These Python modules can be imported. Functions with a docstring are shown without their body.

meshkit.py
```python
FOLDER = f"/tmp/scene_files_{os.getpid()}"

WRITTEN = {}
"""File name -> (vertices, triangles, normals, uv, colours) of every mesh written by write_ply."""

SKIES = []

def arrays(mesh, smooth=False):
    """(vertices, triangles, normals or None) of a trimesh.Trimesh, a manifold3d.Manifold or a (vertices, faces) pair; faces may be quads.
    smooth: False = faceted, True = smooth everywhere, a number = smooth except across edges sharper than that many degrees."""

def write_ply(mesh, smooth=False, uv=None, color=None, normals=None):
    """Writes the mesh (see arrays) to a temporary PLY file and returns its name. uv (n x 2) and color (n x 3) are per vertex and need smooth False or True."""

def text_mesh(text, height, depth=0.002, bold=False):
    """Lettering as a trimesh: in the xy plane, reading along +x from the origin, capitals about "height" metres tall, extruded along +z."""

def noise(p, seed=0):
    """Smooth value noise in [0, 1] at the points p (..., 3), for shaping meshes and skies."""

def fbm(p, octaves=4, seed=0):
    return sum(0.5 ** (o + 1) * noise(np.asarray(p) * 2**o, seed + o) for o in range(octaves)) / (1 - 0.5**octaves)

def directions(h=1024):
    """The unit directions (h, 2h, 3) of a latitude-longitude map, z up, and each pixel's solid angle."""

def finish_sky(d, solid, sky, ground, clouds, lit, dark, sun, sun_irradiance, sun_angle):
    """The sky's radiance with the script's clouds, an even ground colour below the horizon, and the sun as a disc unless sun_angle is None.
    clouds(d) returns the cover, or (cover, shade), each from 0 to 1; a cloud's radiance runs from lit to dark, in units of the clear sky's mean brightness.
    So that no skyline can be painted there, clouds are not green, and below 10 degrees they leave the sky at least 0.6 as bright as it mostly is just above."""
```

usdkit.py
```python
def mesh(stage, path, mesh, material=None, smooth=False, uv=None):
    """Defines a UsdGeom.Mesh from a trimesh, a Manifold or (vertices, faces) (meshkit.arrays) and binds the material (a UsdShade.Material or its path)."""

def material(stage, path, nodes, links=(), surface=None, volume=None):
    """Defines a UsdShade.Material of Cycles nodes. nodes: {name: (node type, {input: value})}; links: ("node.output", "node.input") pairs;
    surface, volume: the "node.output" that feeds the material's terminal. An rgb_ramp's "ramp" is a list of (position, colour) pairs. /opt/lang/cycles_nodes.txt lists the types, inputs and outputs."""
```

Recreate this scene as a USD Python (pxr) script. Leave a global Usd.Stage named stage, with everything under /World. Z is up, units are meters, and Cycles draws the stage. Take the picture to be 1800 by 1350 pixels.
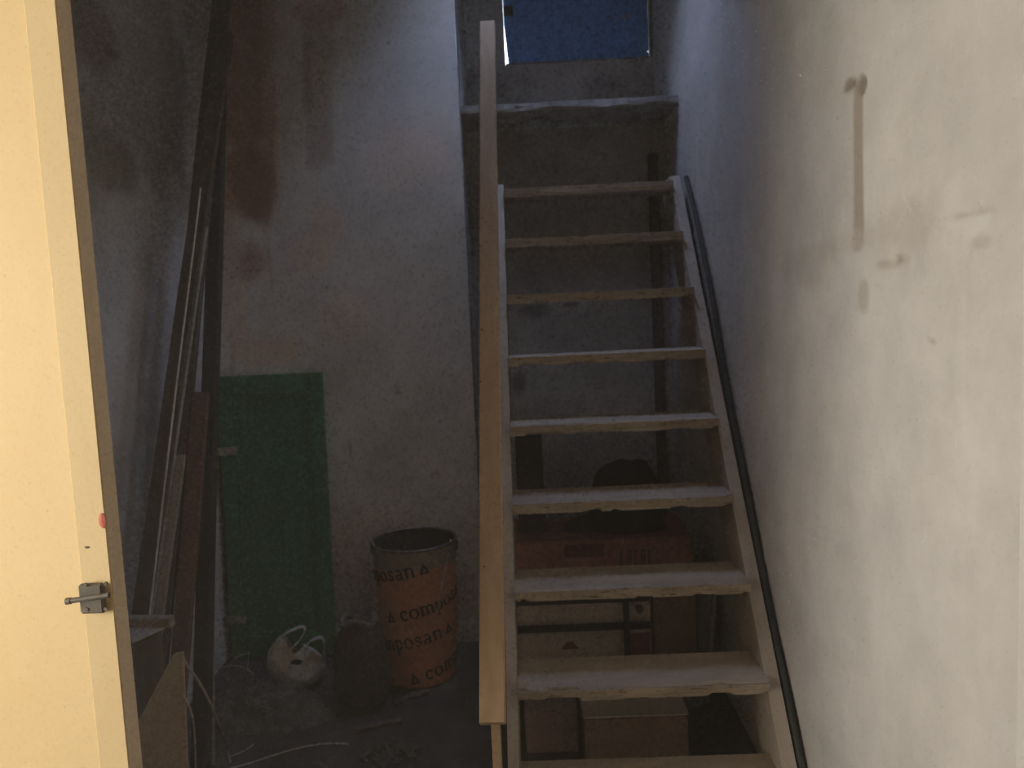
import math, random
import numpy as np, trimesh
import manifold3d as m3
from shapely.geometry import Polygon, LineString, Point, box as sbox
from shapely.ops import unary_union
from shapely import affinity
import usdkit, meshkit
from meshkit import fbm, noise
from pxr import Usd, UsdGeom, UsdLux, UsdShade, Gf, Sdf, Vt

stage = Usd.Stage.CreateInMemory()
UsdGeom.SetStageUpAxis(stage, UsdGeom.Tokens.z); UsdGeom.SetStageMetersPerUnit(stage, 1.0)
world = UsdGeom.Xform.Define(stage, '/World'); stage.SetDefaultPrim(world.GetPrim())
random.seed(3); RNG = np.random.default_rng(3)

# ------------------------------------------------------------------ camera
FPX, PITCH, ROLL, YAW = 1400.0, .0945, .0461, -.0222
EYE = np.array([0, 0, 1.5])
cF = np.array([math.sin(YAW)*math.cos(PITCH), math.cos(YAW)*math.cos(PITCH), -math.sin(PITCH)])
_r0 = np.array([math.cos(YAW), -math.sin(YAW), 0]); _u0 = np.cross(_r0, cF)
cR = math.cos(ROLL)*_r0 - math.sin(ROLL)*_u0; cU = math.sin(ROLL)*_r0 + math.cos(ROLL)*_u0
cam = UsdGeom.Camera.Define(stage, '/World/camera')
m4 = Gf.Matrix4d(*[float(x) for x in (*cR, 0, *cU, 0, *(-cF), 0, *EYE, 1)])
cam.AddTransformOp().Set(m4)
cam.CreateHorizontalApertureAttr(36.0); cam.CreateVerticalApertureAttr(27.0); cam.CreateFocalLengthAttr(36.0*FPX/1800)
cam.CreateClippingRangeAttr(Gf.Vec2f(.02, 200)); cam.CreateFStopAttr(6.0); cam.CreateFocusDistanceAttr(1.45)
cam.CreateExposureAttr(0.0)

# ------------------------------------------------------------------ sky and lights
def at(u, v, **k):
    """The point where the photograph's pixel meets a plane x=, y= or z= (metres)."""
    d = cF + (u-900)/FPX*cR + (675-v)/FPX*cU
    (a, val), = k.items(); i = 'xyz'.index(a)
    return EYE + (val-EYE[i])/d[i]*d
def at_lean(u, v, y0, k):
    """Where the pixel meets the leaning plane y = y0 + k z."""
    d = cF + (u-900)/FPX*cR + (675-v)/FPX*cU
    t = (y0 + k*EYE[2] - EYE[1])/(d[1]-k*d[2])
    return EYE + t*d

dome = UsdLux.DomeLight.Define(stage, '/World/sky')
dome.CreateColorAttr(Gf.Vec3f(.75, .87, 1.0)); dome.CreateIntensityAttr(3.0)

def rect_light(name, pos, direction, w, h, color, intensity, up=(0, 0, 1)):
    l = UsdLux.RectLight.Define(stage, '/World/'+name)
    z = -np.array(direction, float); z /= np.linalg.norm(z)
    x = np.cross(up, z); x /= np.linalg.norm(x); y = np.cross(z, x)
    l.AddTransformOp().Set(Gf.Matrix4d(*[float(q) for q in (*x, 0, *y, 0, *z, 0, *pos, 1)]))
    l.CreateWidthAttr(w); l.CreateHeightAttr(h); l.CreateColorAttr(Gf.Vec3f(*color)); l.CreateIntensityAttr(intensity)
    return l
# daylight through the window in the left wall of the room the photographer stands in
rect_light('window_daylight', (-2.56, -.10, 1.42), (1, 0, 0), 1.4, 1.2, (1.0, .86, .64), 14.0)
# blue daylight falling through the roof opening over the stair head
rect_light('rooflight_daylight', (.10, 3.15, 3.45), (0, 0, -1), .44, .38, (.30, .43, 1.0), 11.0, up=(0, 1, 0))

# ------------------------------------------------------------------ helpers
LOOKS = '/World/Looks'
UsdGeom.Scope.Define(stage, LOOKS)
def material(name, c1, c2=None, scale=(8, 8, 8), rough=.8, bump=.25, dist=.004, detail=5, lo=.35, hi=.65, spec=.3, metallic=0, coords='object', distortion=0.0, speck=None):
    c2 = c2 or c1
    n = {'tc': ('texture_coordinate', {}), 'map': ('mapping', {'scale': scale}),
         'n': ('noise_texture', {'scale': 1.0, 'detail': float(detail), 'roughness': .6, 'distortion': float(distortion)}),
         'r': ('rgb_ramp', {'ramp': [(lo, c1), (hi, c2)]}),
         'p': ('principled_bsdf', {'roughness': rough, 'specular_ior_level': spec, 'metallic': metallic}),
         'n2': ('noise_texture', {'scale': 6.0, 'detail': 4.0, 'roughness': .6}),
         'b': ('bump', {'strength': bump, 'distance': dist})}
    l = [('tc.object', 'map.vector'), ('map.vector', 'n.vector'), ('map.vector', 'n2.vector'), ('n.fac', 'r.fac'), ('n2.fac', 'b.height'), ('b.normal', 'p.normal')]
    if coords == 'world':
        n['geo'] = ('geometry', {}); l[0] = ('geo.position', 'map.vector'); n.pop('tc')
    out = 'r.color'
    if speck:
        n['n3'] = ('noise_texture', {'scale': 3.1, 'detail': 6.0, 'roughness': .7}); n['r3'] = ('rgb_ramp', {'ramp': [(speck[1], (0, 0, 0)), (speck[1]+.07, (1, 1, 1))]})
        n['mx'] = ('mix', {'mix_type': 'mix', 'color2': speck[0]})
        l += [('map.vector', 'n3.vector'), ('n3.fac', 'r3.fac'), ('r3.color', 'mx.fac'), (out, 'mx.color1')]; out = 'mx.color'
    l.append((out, 'p.base_color'))
    return usdkit.material(stage, f'{LOOKS}/{name}', n, l, surface='p.BSDF')
def plaster_material(name, rough=.85):
    """Base colour = the mesh's own pigment (limewash, stains) mottled by a fine noise."""
    n = {'a': ('attribute', {'attribute': 'pigment'}), 'geo': ('geometry', {}),
         'n': ('noise_texture', {'scale': 5.0, 'detail': 7.0, 'roughness': .62}), 'r': ('rgb_ramp', {'ramp': [(.3, (.86, .86, .86)), (.7, (1.08, 1.07, 1.06))]}),
         'mx': ('mix', {'mix_type': 'multiply', 'fac': 1.0}),
         'n2': ('noise_texture', {'scale': 40.0, 'detail': 4.0, 'roughness': .6}), 'b': ('bump', {'strength': .25, 'distance': .003}),
         'p': ('principled_bsdf', {'roughness': rough, 'specular_ior_level': .2})}
    l = [('geo.position', 'n.vector'), ('geo.position', 'n2.vector'), ('n.fac', 'r.fac'), ('a.color', 'mx.color1'), ('r.color', 'mx.color2'), ('mx.color', 'p.base_color'), ('n2.fac', 'b.height'), ('b.normal', 'p.normal')]
    return usdkit.material(stage, f'{LOOKS}/{name}', n, l, surface='p.BSDF')

used = {}
def numbered(parent, name):
    k = (parent, name); used[k] = used.get(k, -1) + 1
    return name if used[k] == 0 else f'{name}_{used[k]:03d}'
def put(prim, label=None, cat=None, group=None, kind=None):
    for k, v in (('label', label), ('category', cat), ('group', group), ('kind', kind)):
        if v: prim.SetCustomDataByKey(k, v)
    return prim
LOC = {}
def thing(name, label, cat, loc=(0, 0, 0), group=None, kind=None):
    path = '/World/' + numbered('/World', name)
    x = UsdGeom.Xform.Define(stage, path); x.AddTranslateOp().Set(Gf.Vec3d(*[float(q) for q in loc]))
    LOC[path] = np.array(loc, float)
    return put(x.GetPrim(), label, cat, group, kind)
def obj(name, mesh, mat, parent=None, smooth=35, label=None, cat=None, group=None, kind=None, pigment=None):
    """One Mesh prim. World coordinates are given; a child's are made relative to its thing's base."""
    up = parent.GetPath().pathString if parent else '/World'
    path = up + '/' + numbered(up, name)
    root = next((LOC[p] for p in (up, up.rsplit('/', 1)[0]) if p in LOC), np.zeros(3)) if parent else np.zeros(3)
    if isinstance(mesh, (tuple, list)): mesh = trimesh.Trimesh(np.asarray(mesh[0], float), np.asarray(mesh[1]), process=False)
    mesh = mesh.copy(); mesh.apply_translation(-root)
    um = usdkit.mesh(stage, path, mesh, mat, smooth=True if pigment is not None else smooth)
    if pigment is not None:
        UsdGeom.PrimvarsAPI(um).CreatePrimvar('pigment', Sdf.ValueTypeNames.Color3fArray, 'vertex').Set(Vt.Vec3fArray.FromNumpy(np.asarray(pigment, np.float32)))
    return put(um.GetPrim(), label, cat, group, kind)
cat = trimesh.util.concatenate
def cbox(lo, hi, c=.003):
    """A box with chamfered edges between two corners."""
    lo, hi = np.minimum(lo, hi).astype(float), np.maximum(lo, hi).astype(float)
    c = min(c, *(.4*(hi-lo))); pts = []
    for ax in range(3):
        s = np.full(3, c); s[ax] = 0
        pts.append(np.array([[x, y, z] for x in (lo[0]+s[0], hi[0]-s[0]) for y in (lo[1]+s[1], hi[1]-s[1]) for z in (lo[2]+s[2], hi[2]-s[2])]))
    return trimesh.convex.convex_hull(np.vstack(pts))
def beam(p, q, w, t, side=(1, 0, 0), c=.002, wob=0, seed=0, n=1):
    """A board from p to q: w wide along `side`, t thick across; wob bends and roughens it."""
    p, q = np.array(p, float), np.array(q, float); L = np.linalg.norm(q-p); d = (q-p)/L
    s = np.array(side, float) - d*np.dot(side, d); s /= np.linalg.norm(s); th = np.cross(d, s)
    c = min(c, .3*w, .3*t); a, b = w/2, t/2
    prof = np.array([(-a+c, -b), (a-c, -b), (a, -b+c), (a, b-c), (a-c, b), (-a+c, b), (-a, b-c), (-a, -b+c)])
    ts = np.linspace(0, 1, n+1); V = []
    for k in ts:
        o = p + d*L*k
        if wob: o = o + s*(noise([k*3.1, seed, 1])-.5)*wob + th*(noise([k*2.7, seed, 5])-.5)*wob
        V.append(o + prof[:, :1]*s + prof[:, 1:]*th)
    V = np.vstack(V); Fc = []
    for i in range(n):
        for j in range(8):
            a0, a1 = i*8+j, i*8+(j+1) % 8; Fc += [(a0, a1, a1+8), (a0, a1+8, a0+8)]
    for base, flip in ((0, 1), (n*8, 0)):
        for j in range(1, 7): Fc.append((base, base+j+1, base+j) if flip else (base, base+j, base+j+1))
    m = trimesh.Trimesh(V, Fc, process=False)
    if m.volume < 0: m.invert()
    return m
def smooth_path(P, n=60):
    from scipy.interpolate import CubicSpline
    P = np.array(P, float); t = np.r_[0, np.cumsum(np.linalg.norm(np.diff(P, axis=0), axis=1))]
    return CubicSpline(t, P)(np.linspace(0, t[-1], n))
def tube(P, r, seg=8):
    P = np.array(P, float); n = len(P); T = np.gradient(P, axis=0); T /= np.linalg.norm(T, axis=1)[:, None]
    up = np.array([0, 0, 1.]) if abs(T[0][2]) < .9 else np.array([1., 0, 0])
    N = np.cross(T[0], up); N /= np.linalg.norm(N); V = []
    r = np.broadcast_to(r, (n,))
    for i in range(n):
        N = N - T[i]*np.dot(N, T[i]); N /= np.linalg.norm(N); B = np.cross(T[i], N)
        a = np.linspace(0, 2*np.pi, seg, endpoint=False)
        V.append(P[i] + r[i]*(np.cos(a)[:, None]*N + np.sin(a)[:, None]*B))
    V = np.vstack(V + [P[:1], P[-1:]]); Fc = []
    for i in range(n-1):
        for j in range(seg):
            a0, a1 = i*seg+j, i*seg+(j+1) % seg; Fc += [(a0, a1, a1+seg), (a0, a1+seg, a0+seg)]
    for j in range(seg):
        Fc += [(n*seg, (j+1) % seg, j), (n*seg+1, (n-1)*seg+j, (n-1)*seg+(j+1) % seg)]
    m = trimesh.Trimesh(V, Fc, process=False)
    if m.volume < 0: m.invert()
    return m
def lathe(prof, center, seg=64):
    prof = np.array(prof, float); a = np.linspace(0, 2*np.pi, seg, endpoint=False); k = len(prof)
    V = np.stack([np.outer(np.cos(a), prof[:, 0]), np.outer(np.sin(a), prof[:, 0]), np.tile(prof[:, 1], (seg, 1))], -1).reshape(-1, 3) + center
    Fc = []
    for i in range(seg):
        for j in range(k-1):
            p, q = i*k+j, ((i+1) % seg)*k+j; Fc += [(p, q, q+1), (p, q+1, p+1)]
    return trimesh.Trimesh(V, Fc, process=False)
def prism(pts2, y0, t):
    """A polygon in x-z extruded from y0 towards +y by t."""
    m = trimesh.creation.extrude_polygon(Polygon(pts2), t, engine='earcut')
    V = m.vertices.copy(); m.vertices = np.stack([V[:, 0], y0 + V[:, 2], V[:, 1]], 1); m.fix_normals()
    return m
def blobmesh(center, radii, seed=0, rough=.25, sub=4, freq=3.0, flat=None):
    m = trimesh.creation.icosphere(sub); V = m.vertices
    V = V*(1 + rough*(fbm(V*freq/2+seed*7.3+50, 4, seed)[:, None]-.5)*2)*np.array(radii)
    V = V + np.array(center)
    if flat is not None: V[:, 2] = np.maximum(V[:, 2], flat)
    m.vertices = V
    return m

def wall_grid(o, ua, va, nrm, nu, nv, step, thick, paint, bump):
    """A plastered wall: a dense rough face (o + u ua + v va) with its own pigment, closed by sides and a back."""
    ua, va, nrm = (np.array(x, float) for x in (ua, va, nrm)); o = np.array(o, float)
    cu, cv = int(round(nu/step)), int(round(nv/step))
    g = np.stack(np.meshgrid(np.linspace(0, nu, cu+1), np.linspace(0, nv, cv+1), indexing='ij'), -1).reshape(-1, 2)
    P = o + g[:, :1]*ua + g[:, 1:]*va
    col, h = paint(P, g), bump(P, g)
    edge = np.minimum(np.minimum(g[:, 0], nu-g[:, 0]), np.minimum(g[:, 1], nv-g[:, 1])) < 1e-6
    h = np.where(edge, 0, h)
    V = P + h[:, None]*nrm
    i, j = np.meshgrid(np.arange(cu), np.arange(cv), indexing='ij'); a = (i*(cv+1)+j).ravel()
    Fc = np.vstack([np.stack([a, a+cv+1, a+cv+2], 1), np.stack([a, a+cv+2, a+1], 1)])
    if np.dot(np.cross(ua, va), nrm) < 0: Fc = Fc[:, ::-1]
    c = [o, o+nu*ua, o+nu*ua+nv*va, o+nv*va]; B = np.array(c + [x - thick*nrm for x in c])
    k = len(V); q = []
    for s in range(4):
        t = (s+1) % 4; q += [(k+s, k+4+s, k+4+t), (k+s, k+4+t, k+t)]
    q += [(k+4, k+6, k+5), (k+4, k+7, k+6)]
    q = np.array(q)
    if np.dot(np.cross(ua, va), nrm) < 0: q = q[:, ::-1]
    return trimesh.Trimesh(np.vstack([V, B]), np.vstack([Fc, q]), process=False), np.vstack([col, np.repeat(col[:1], 8, 0)])
def soft(x, w): return np.clip(.5 - x/w, 0, 1)**2*(3-2*np.clip(.5 - x/w, 0, 1))
def blob(g, c, a, b, w=.5, nz=.5, seed=0, sc=9):
    """A ragged soft-edged patch in wall coordinates, 0..1."""
    d = np.sqrt(((g[:, 0]-c[0])/a)**2 + ((g[:, 1]-c[1])/b)**2)
    P3 = np.stack([g[:, 0]*sc, g[:, 1]*sc*.6, np.full(len(g), seed*3.7)], 1)
    return soft(d - 1 + nz*(fbm(P3, 4, seed)-.5)*2, w)
def strip(g, x, z0, z1, a, w=.6, nz=.6, seed=0, sc=9):
    P3 = np.stack([g[:, 0]*sc*1.3, g[:, 1]*sc*.3, np.full(len(g), seed*2.9)], 1); n = (fbm(P3, 4, seed)-.5)*2*nz
    return soft(np.abs(g[:, 0]-x)/a - 1 + n, w)*soft((z0-g[:, 1])/a - n*2, w*3)*soft((g[:, 1]-z1)/a - n*2, w*3)
def mixc(col, c, k): return col*(1-k[:, None]) + np.array(c)*k[:, None]

# ------------------------------------------------------------------ materials
M_plaster = plaster_material('limewash')
M_plain = material('room_plaster', (.60, .57, .52), (.66, .63, .58), (3, 3, 3), .9, .1)
M_room = material('front_room_wall', (.40, .34, .27), (.45, .39, .31), (3, 3, 3), .9, .1)
M_ceiling = material('old_ceiling', (.28, .26, .24), (.36, .34, .31), (4, 4, 4), .9, .2)
M_floor = material('dirty_floor', (.08, .068, .058), (.13, .112, .094), (5, 5, 5), .95, .5, .006, coords='world', speck=((.14, .12, .10), .62))
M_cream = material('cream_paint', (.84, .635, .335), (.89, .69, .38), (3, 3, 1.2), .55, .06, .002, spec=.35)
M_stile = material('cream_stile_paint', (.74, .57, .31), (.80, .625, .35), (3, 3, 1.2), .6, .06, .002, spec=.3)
M_cream_edge = material('worn_door_edge', (.74, .58, .39), (.82, .67, .48), (20, 20, 2.5), .7, .2, lo=.3, hi=.7)
M_iron = material('grey_iron', (.11, .10, .085), (.17, .15, .125), (40, 40, 40), .6, .4, .002, metallic=.25)
M_red = material('red_paint', (.50, .12, .08), (.58, .16, .10), (30, 30, 30), .5)
M_blue = material('blue_paint', (.17, .36, .72), (.21, .42, .80), (4, 4, 2), .45, .15)
M_concrete = material('stained_concrete', (.26, .24, .22), (.40, .37, .335), (9, 9, 7), .95, .5, .006)
M_chip = material('chipped_plaster', (.20, .19, .175), (.40, .38, .35), (14, 14, 14), .95, .4)
M_tread = material('dusty_tread', (.37, .31, .25), (.48, .405, .325), (4, 14, 14), .9, .35, .003, speck=((.30, .25, .2), .66))
M_nosing = material('worn_nosing', (.31, .26, .20), (.43, .36, .28), (7, 40, 40), .9, .4, .004, speck=((.13, .09, .06), .56))
M_stringer = material('painted_stringer', (.38, .33, .27), (.47, .41, .34), (12, 6, 6), .85, .3)
M_pine = material('raw_pine', (.37, .255, .155), (.45, .32, .20), (26, 5, 5), .75, .15, .002, distortion=.8, speck=((.2, .11, .06), .74))
M_pipe = material('dark_green_hose', (.035, .042, .04), (.05, .055, .05), (20, 20, 20), .6)
M_darkwood = material('dark_board', (.10, .078, .063), (.15, .118, .095), (20, 20, 2), .85, .4)
M_redwood = material('red_brown_board', (.16, .085, .065), (.22, .12, .09), (20, 20, 2), .85, .4)
M_greywood = material('grey_board', (.26, .235, .20), (.34, .31, .27), (25, 25, 2.5), .9, .4)
M_blackwood = material('black_post', (.045, .042, .038), (.07, .063, .056), (20, 20, 2), .9, .3)
M_steel = material('bright_strip', (.74, .71, .63), (.82, .79, .70), (30, 30, 4), .4, .1, metallic=.15)
M_dullsteel = material('dull_strip', (.36, .345, .31), (.44, .42, .38), (30, 30, 4), .5, .1)
M_green = material('green_paint', (.06, .19, .08), (.085, .235, .105), (9, 9, 2.2), .7, .3)
M_hinge = material('hinge_metal', (.24, .215, .17), (.36, .32, .26), (40, 40, 40), .7)
M_orange = material('orange_tin', (.50, .235, .13), (.60, .30, .175), (7, 7, 9), .6, .2, speck=((.52, .36, .22), .62))
M_tin = material('tin_rim', (.16, .145, .125), (.22, .20, .17), (20, 20, 20), .5, metallic=.6)
M_inside = material('bucket_inside', (.055, .05, .042), (.09, .08, .066), (10, 10, 10), .9)
M_ink = material('dark_ink', (.035, .025, .02))
M_wire = material('pale_wire', (.38, .35, .30), (.45, .42, .36), (50, 50, 50), .55)
M_sack = material('dark_sack', (.09, .076, .062), (.13, .11, .09), (60, 60, 12), .95, .6, .004)
M_bag = material('white_plastic', (.60, .56, .50), (.72, .68, .61), (14, 14, 14), .55, .35, .004, speck=((.30, .23, .15), .66))
M_cardboard = material('brown_card', (.24, .16, .11), (.29, .20, .14), (6, 6, 14), .9, .15)
M_redcard = material('reddish_card', (.30, .13, .10), (.36, .17, .13), (6, 6, 14), .9, .15)
M_palecard = material('pale_card', (.58, .51, .44), (.66, .59, .51), (6, 6, 10), .9, .15)
M_pinkcard = material('pinkish_card', (.34, .24, .20), (.40, .29, .24), (6, 6, 10), .9, .15)
M_darkcard = material('dark_card', (.05, .036, .028), (.07, .05, .04), (6, 6, 10), .9, .15)
M_print = material('faded_print', (.10, .055, .042), (.12, .065, .05))
M_redprint = material('faded_red_print', (.25, .07, .06), (.29, .085, .07))
M_tape = material('parcel_tape', (.24, .19, .13), (.28, .22, .16), rough=.4)
M_paper = material('grey_paper', (.36, .34, .30), (.42, .40, .355), (9, 9, 9), .9, .1)
M_frame = material('green_black_metal', (.03, .034, .03), (.04, .044, .038), (30, 30, 30), .5)
M_cloth = material('black_cloth', (.028, .026, .026), (.042, .038, .038), (12, 12, 12), .95, .5)
M_navy = material('navy_plastic', (.16, .17, .19), (.22, .23, .255), (9, 9, 9), .5, .3)
M_rubble = material('grey_rubble', (.10, .09, .075), (.17, .155, .13), (24, 24, 24), .95, .6)
M_lath = material('dusty_lath', (.13, .105, .085), (.18, .15, .12), (4, 30, 30), .9, .3)
M_ply = material('plywood', (.38, .31, .235), (.46, .385, .30), (9, 9, 2), .85, .2)
M_glass = usdkit.material(stage, f'{LOOKS}/window_glass', {'t': ('transparent_bsdf', {}), 'g': ('glossy_bsdf', {'roughness': .05}), 'f': ('fresnel', {}), 'm': ('mix_closure', {})},
                          [('f.fac', 'm.fac'), ('t.BSDF', 'm.closure1'), ('g.BSDF', 'm.closure2')], surface='m.closure')

# ------------------------------------------------------------------ room shell
XL, XR, YB, YN, YD = -1.40, .70, 3.50, 3.90, 4.20      # left wall, right wall, back wall, niche wall, landing door
YF, XN, ZC = 1.20, -.25, 3.40                          # doorway, niche side, ceiling
obj('floor', cbox((-2.7, -2.6, -.1), (1.9, 4.4, 0), .001), M_floor, label='dark dirty floor strewn with dust under the stairs', cat='floor', kind='structure')

def plaster_base(P, a=(.60, .575, .54), b=(.70, .67, .63), s=2.2, seed=1):
    k = fbm(P*s + 20, 5, seed)[:, None]; k = np.clip((k-.3)/.4, 0, 1)
    return np.array(a)*(1-k) + np.array(b)*k
def lumps(P, seed=0): return .006*(fbm(P*1.7+9, 4, seed)-.5) + .0022*(fbm(P*14+5, 3, seed+4)-.5)

def back_paint(P, g):
    q = np.stack([P[:, 0], P[:, 2]], 1); c = plaster_base(P, (.66, .635, .60), (.76, .735, .70), seed=2)
    def w(u, v): p = at(u, v, y=YB); return p[0], p[2]
    S = YB/FPX
    def st(u, v0, v1, hw, colr, k, seed, nz=.55, wd=.4):
        nonlocal c
        (xa, za), (xb, zb) = w(u, v0), w(u, v1); xs = xa + (xb-xa)*(q[:, 1]-za)/(zb-za)
        gg = np.stack([q[:, 0]-xs, q[:, 1]], 1); c = mixc(c, np.array(colr)*np.array([2.0, 1.65, 1.45])+.08, .95*k*strip(gg, 0, zb, za, hw*S, wd, nz, seed))
    def bl(u, v, a, b, colr, k, seed, nz=.6, wd=.9):
        nonlocal c
        c = mixc(c, np.array(colr)*np.array([1.95, 1.6, 1.4])+.07, .8*k*blob(q, w(u, v), a*S, b*S, wd, nz, seed))
    st(438, -260, 400, 40, (.20, .12, .085), .75, 3)
    st(430, -100, 250, 30, (.14, .075, .055), .55, 13)
    bl(436, 325, 48, 55, (.13, .07, .045), .85, 4); bl(452, 360, 25, 26, (.14, .075, .05), .7, 14); bl(481, 318, 6, 26, (.18, .12, .08), .7, 24)
    bl(445, 460, 30, 32, (.19, .10, .075), .8, 5); bl(475, 470, 4, 40, (.24, .18, .13), .6, 25)
    bl(405, 470, 20, 150, (.35, .28, .21), .5, 6)
    st(560, 20, 290, 24, (.19, .185, .165), .5, 7); st(540, 60, 200, 9, (.15, .145, .13), .4, 17)
    bl(562, 18, 48, 26, (.24, .20, .20), .8, 8, .3, .3)
    bl(575, 395, 30, 45, (.38, .33, .27), .55, 9); bl(545, 455, 30, 30, (.40, .35, .28), .5, 10)
    bl(465, 615, 55, 28, (.36, .29, .20), .65, 11); bl(600, 560, 40, 40, (.42, .38, .32), .45, 12); bl(720, 270, 60, 60, (.46, .42, .37), .5, 18)
    bl(408, 620, 4, 45, (.25, .2, .16), .6, 26, .4)
    bl(616, 790, 3, 10, (.15, .13, .11), .8, 27); bl(697, 690, 4, 5, (.15, .13, .11), .8, 28); bl(768, 830, 8, 10, (.3, .27, .24), .6, 29)
    bl(640, 960, 90, 55, (.36, .32, .28), .5, 30); bl(700, 1040, 130, 60, (.30, .26, .225), .6, 31)
    return c
def back_bump(P, g):
    q = np.stack([P[:, 0], P[:, 2]], 1); p = at(562, 18, y=YB)
    return lumps(P, 2) - .004*blob(q, (p[0], p[2]), 48*YB/FPX, 26*YB/FPX, .25, .3, 8)
wm, pg = wall_grid((XL, YB, 0), (1, 0, 0), (0, 0, 1), (0, -1, 0), XN-XL, ZC, .0125, .14, back_paint, back_bump)
obj('wall_back', wm, M_plaster, pigment=pg, label='grey limewashed back wall with long brown damp streaks', cat='wall', kind='structure')

def left_paint(P, g):
    q = np.stack([P[:, 1], P[:, 2]], 1); c = plaster_base(P, (.66, .635, .60), (.76, .735, .70), seed=5)
    def bl(u, v, a, b, colr, k, seed, nz=.6, wd=.9):
        nonlocal c
        p = at(u, v, x=XL); c = mixc(c, colr, k*blob(q, (p[1], p[2]), a, b, wd, nz, seed))
    bl(220, 120, .62, .42, (.37, .32, .265), .75, 1, .5, .5); bl(190, 280, .17, .12, (.36, .31, .25), .7, 2, .5, .6)
    bl(165, 60, .14, .12, (.26, .20, .165), .7, 3); bl(195, 92, .05, .02, (.2, .16, .13), .8, 4)
    bl(150, 330, .12, .12, (.46, .42, .35), .5, 6); bl(300, 700, .3, .3, (.48, .44, .39), .5, 7)
    return c
wm, pg = wall_grid((XL, YF+.06, 0), (0, 1, 0), (0, 0, 1), (1, 0, 0), YB-YF-.06, ZC, .015, .14, left_paint, lambda P, g: lumps(P, 6))
obj('wall_left', wm, M_plaster, pigment=pg, label='grey plaster side wall with a large brownish damp patch, left of the boards', cat='wall', kind='structure')

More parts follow.
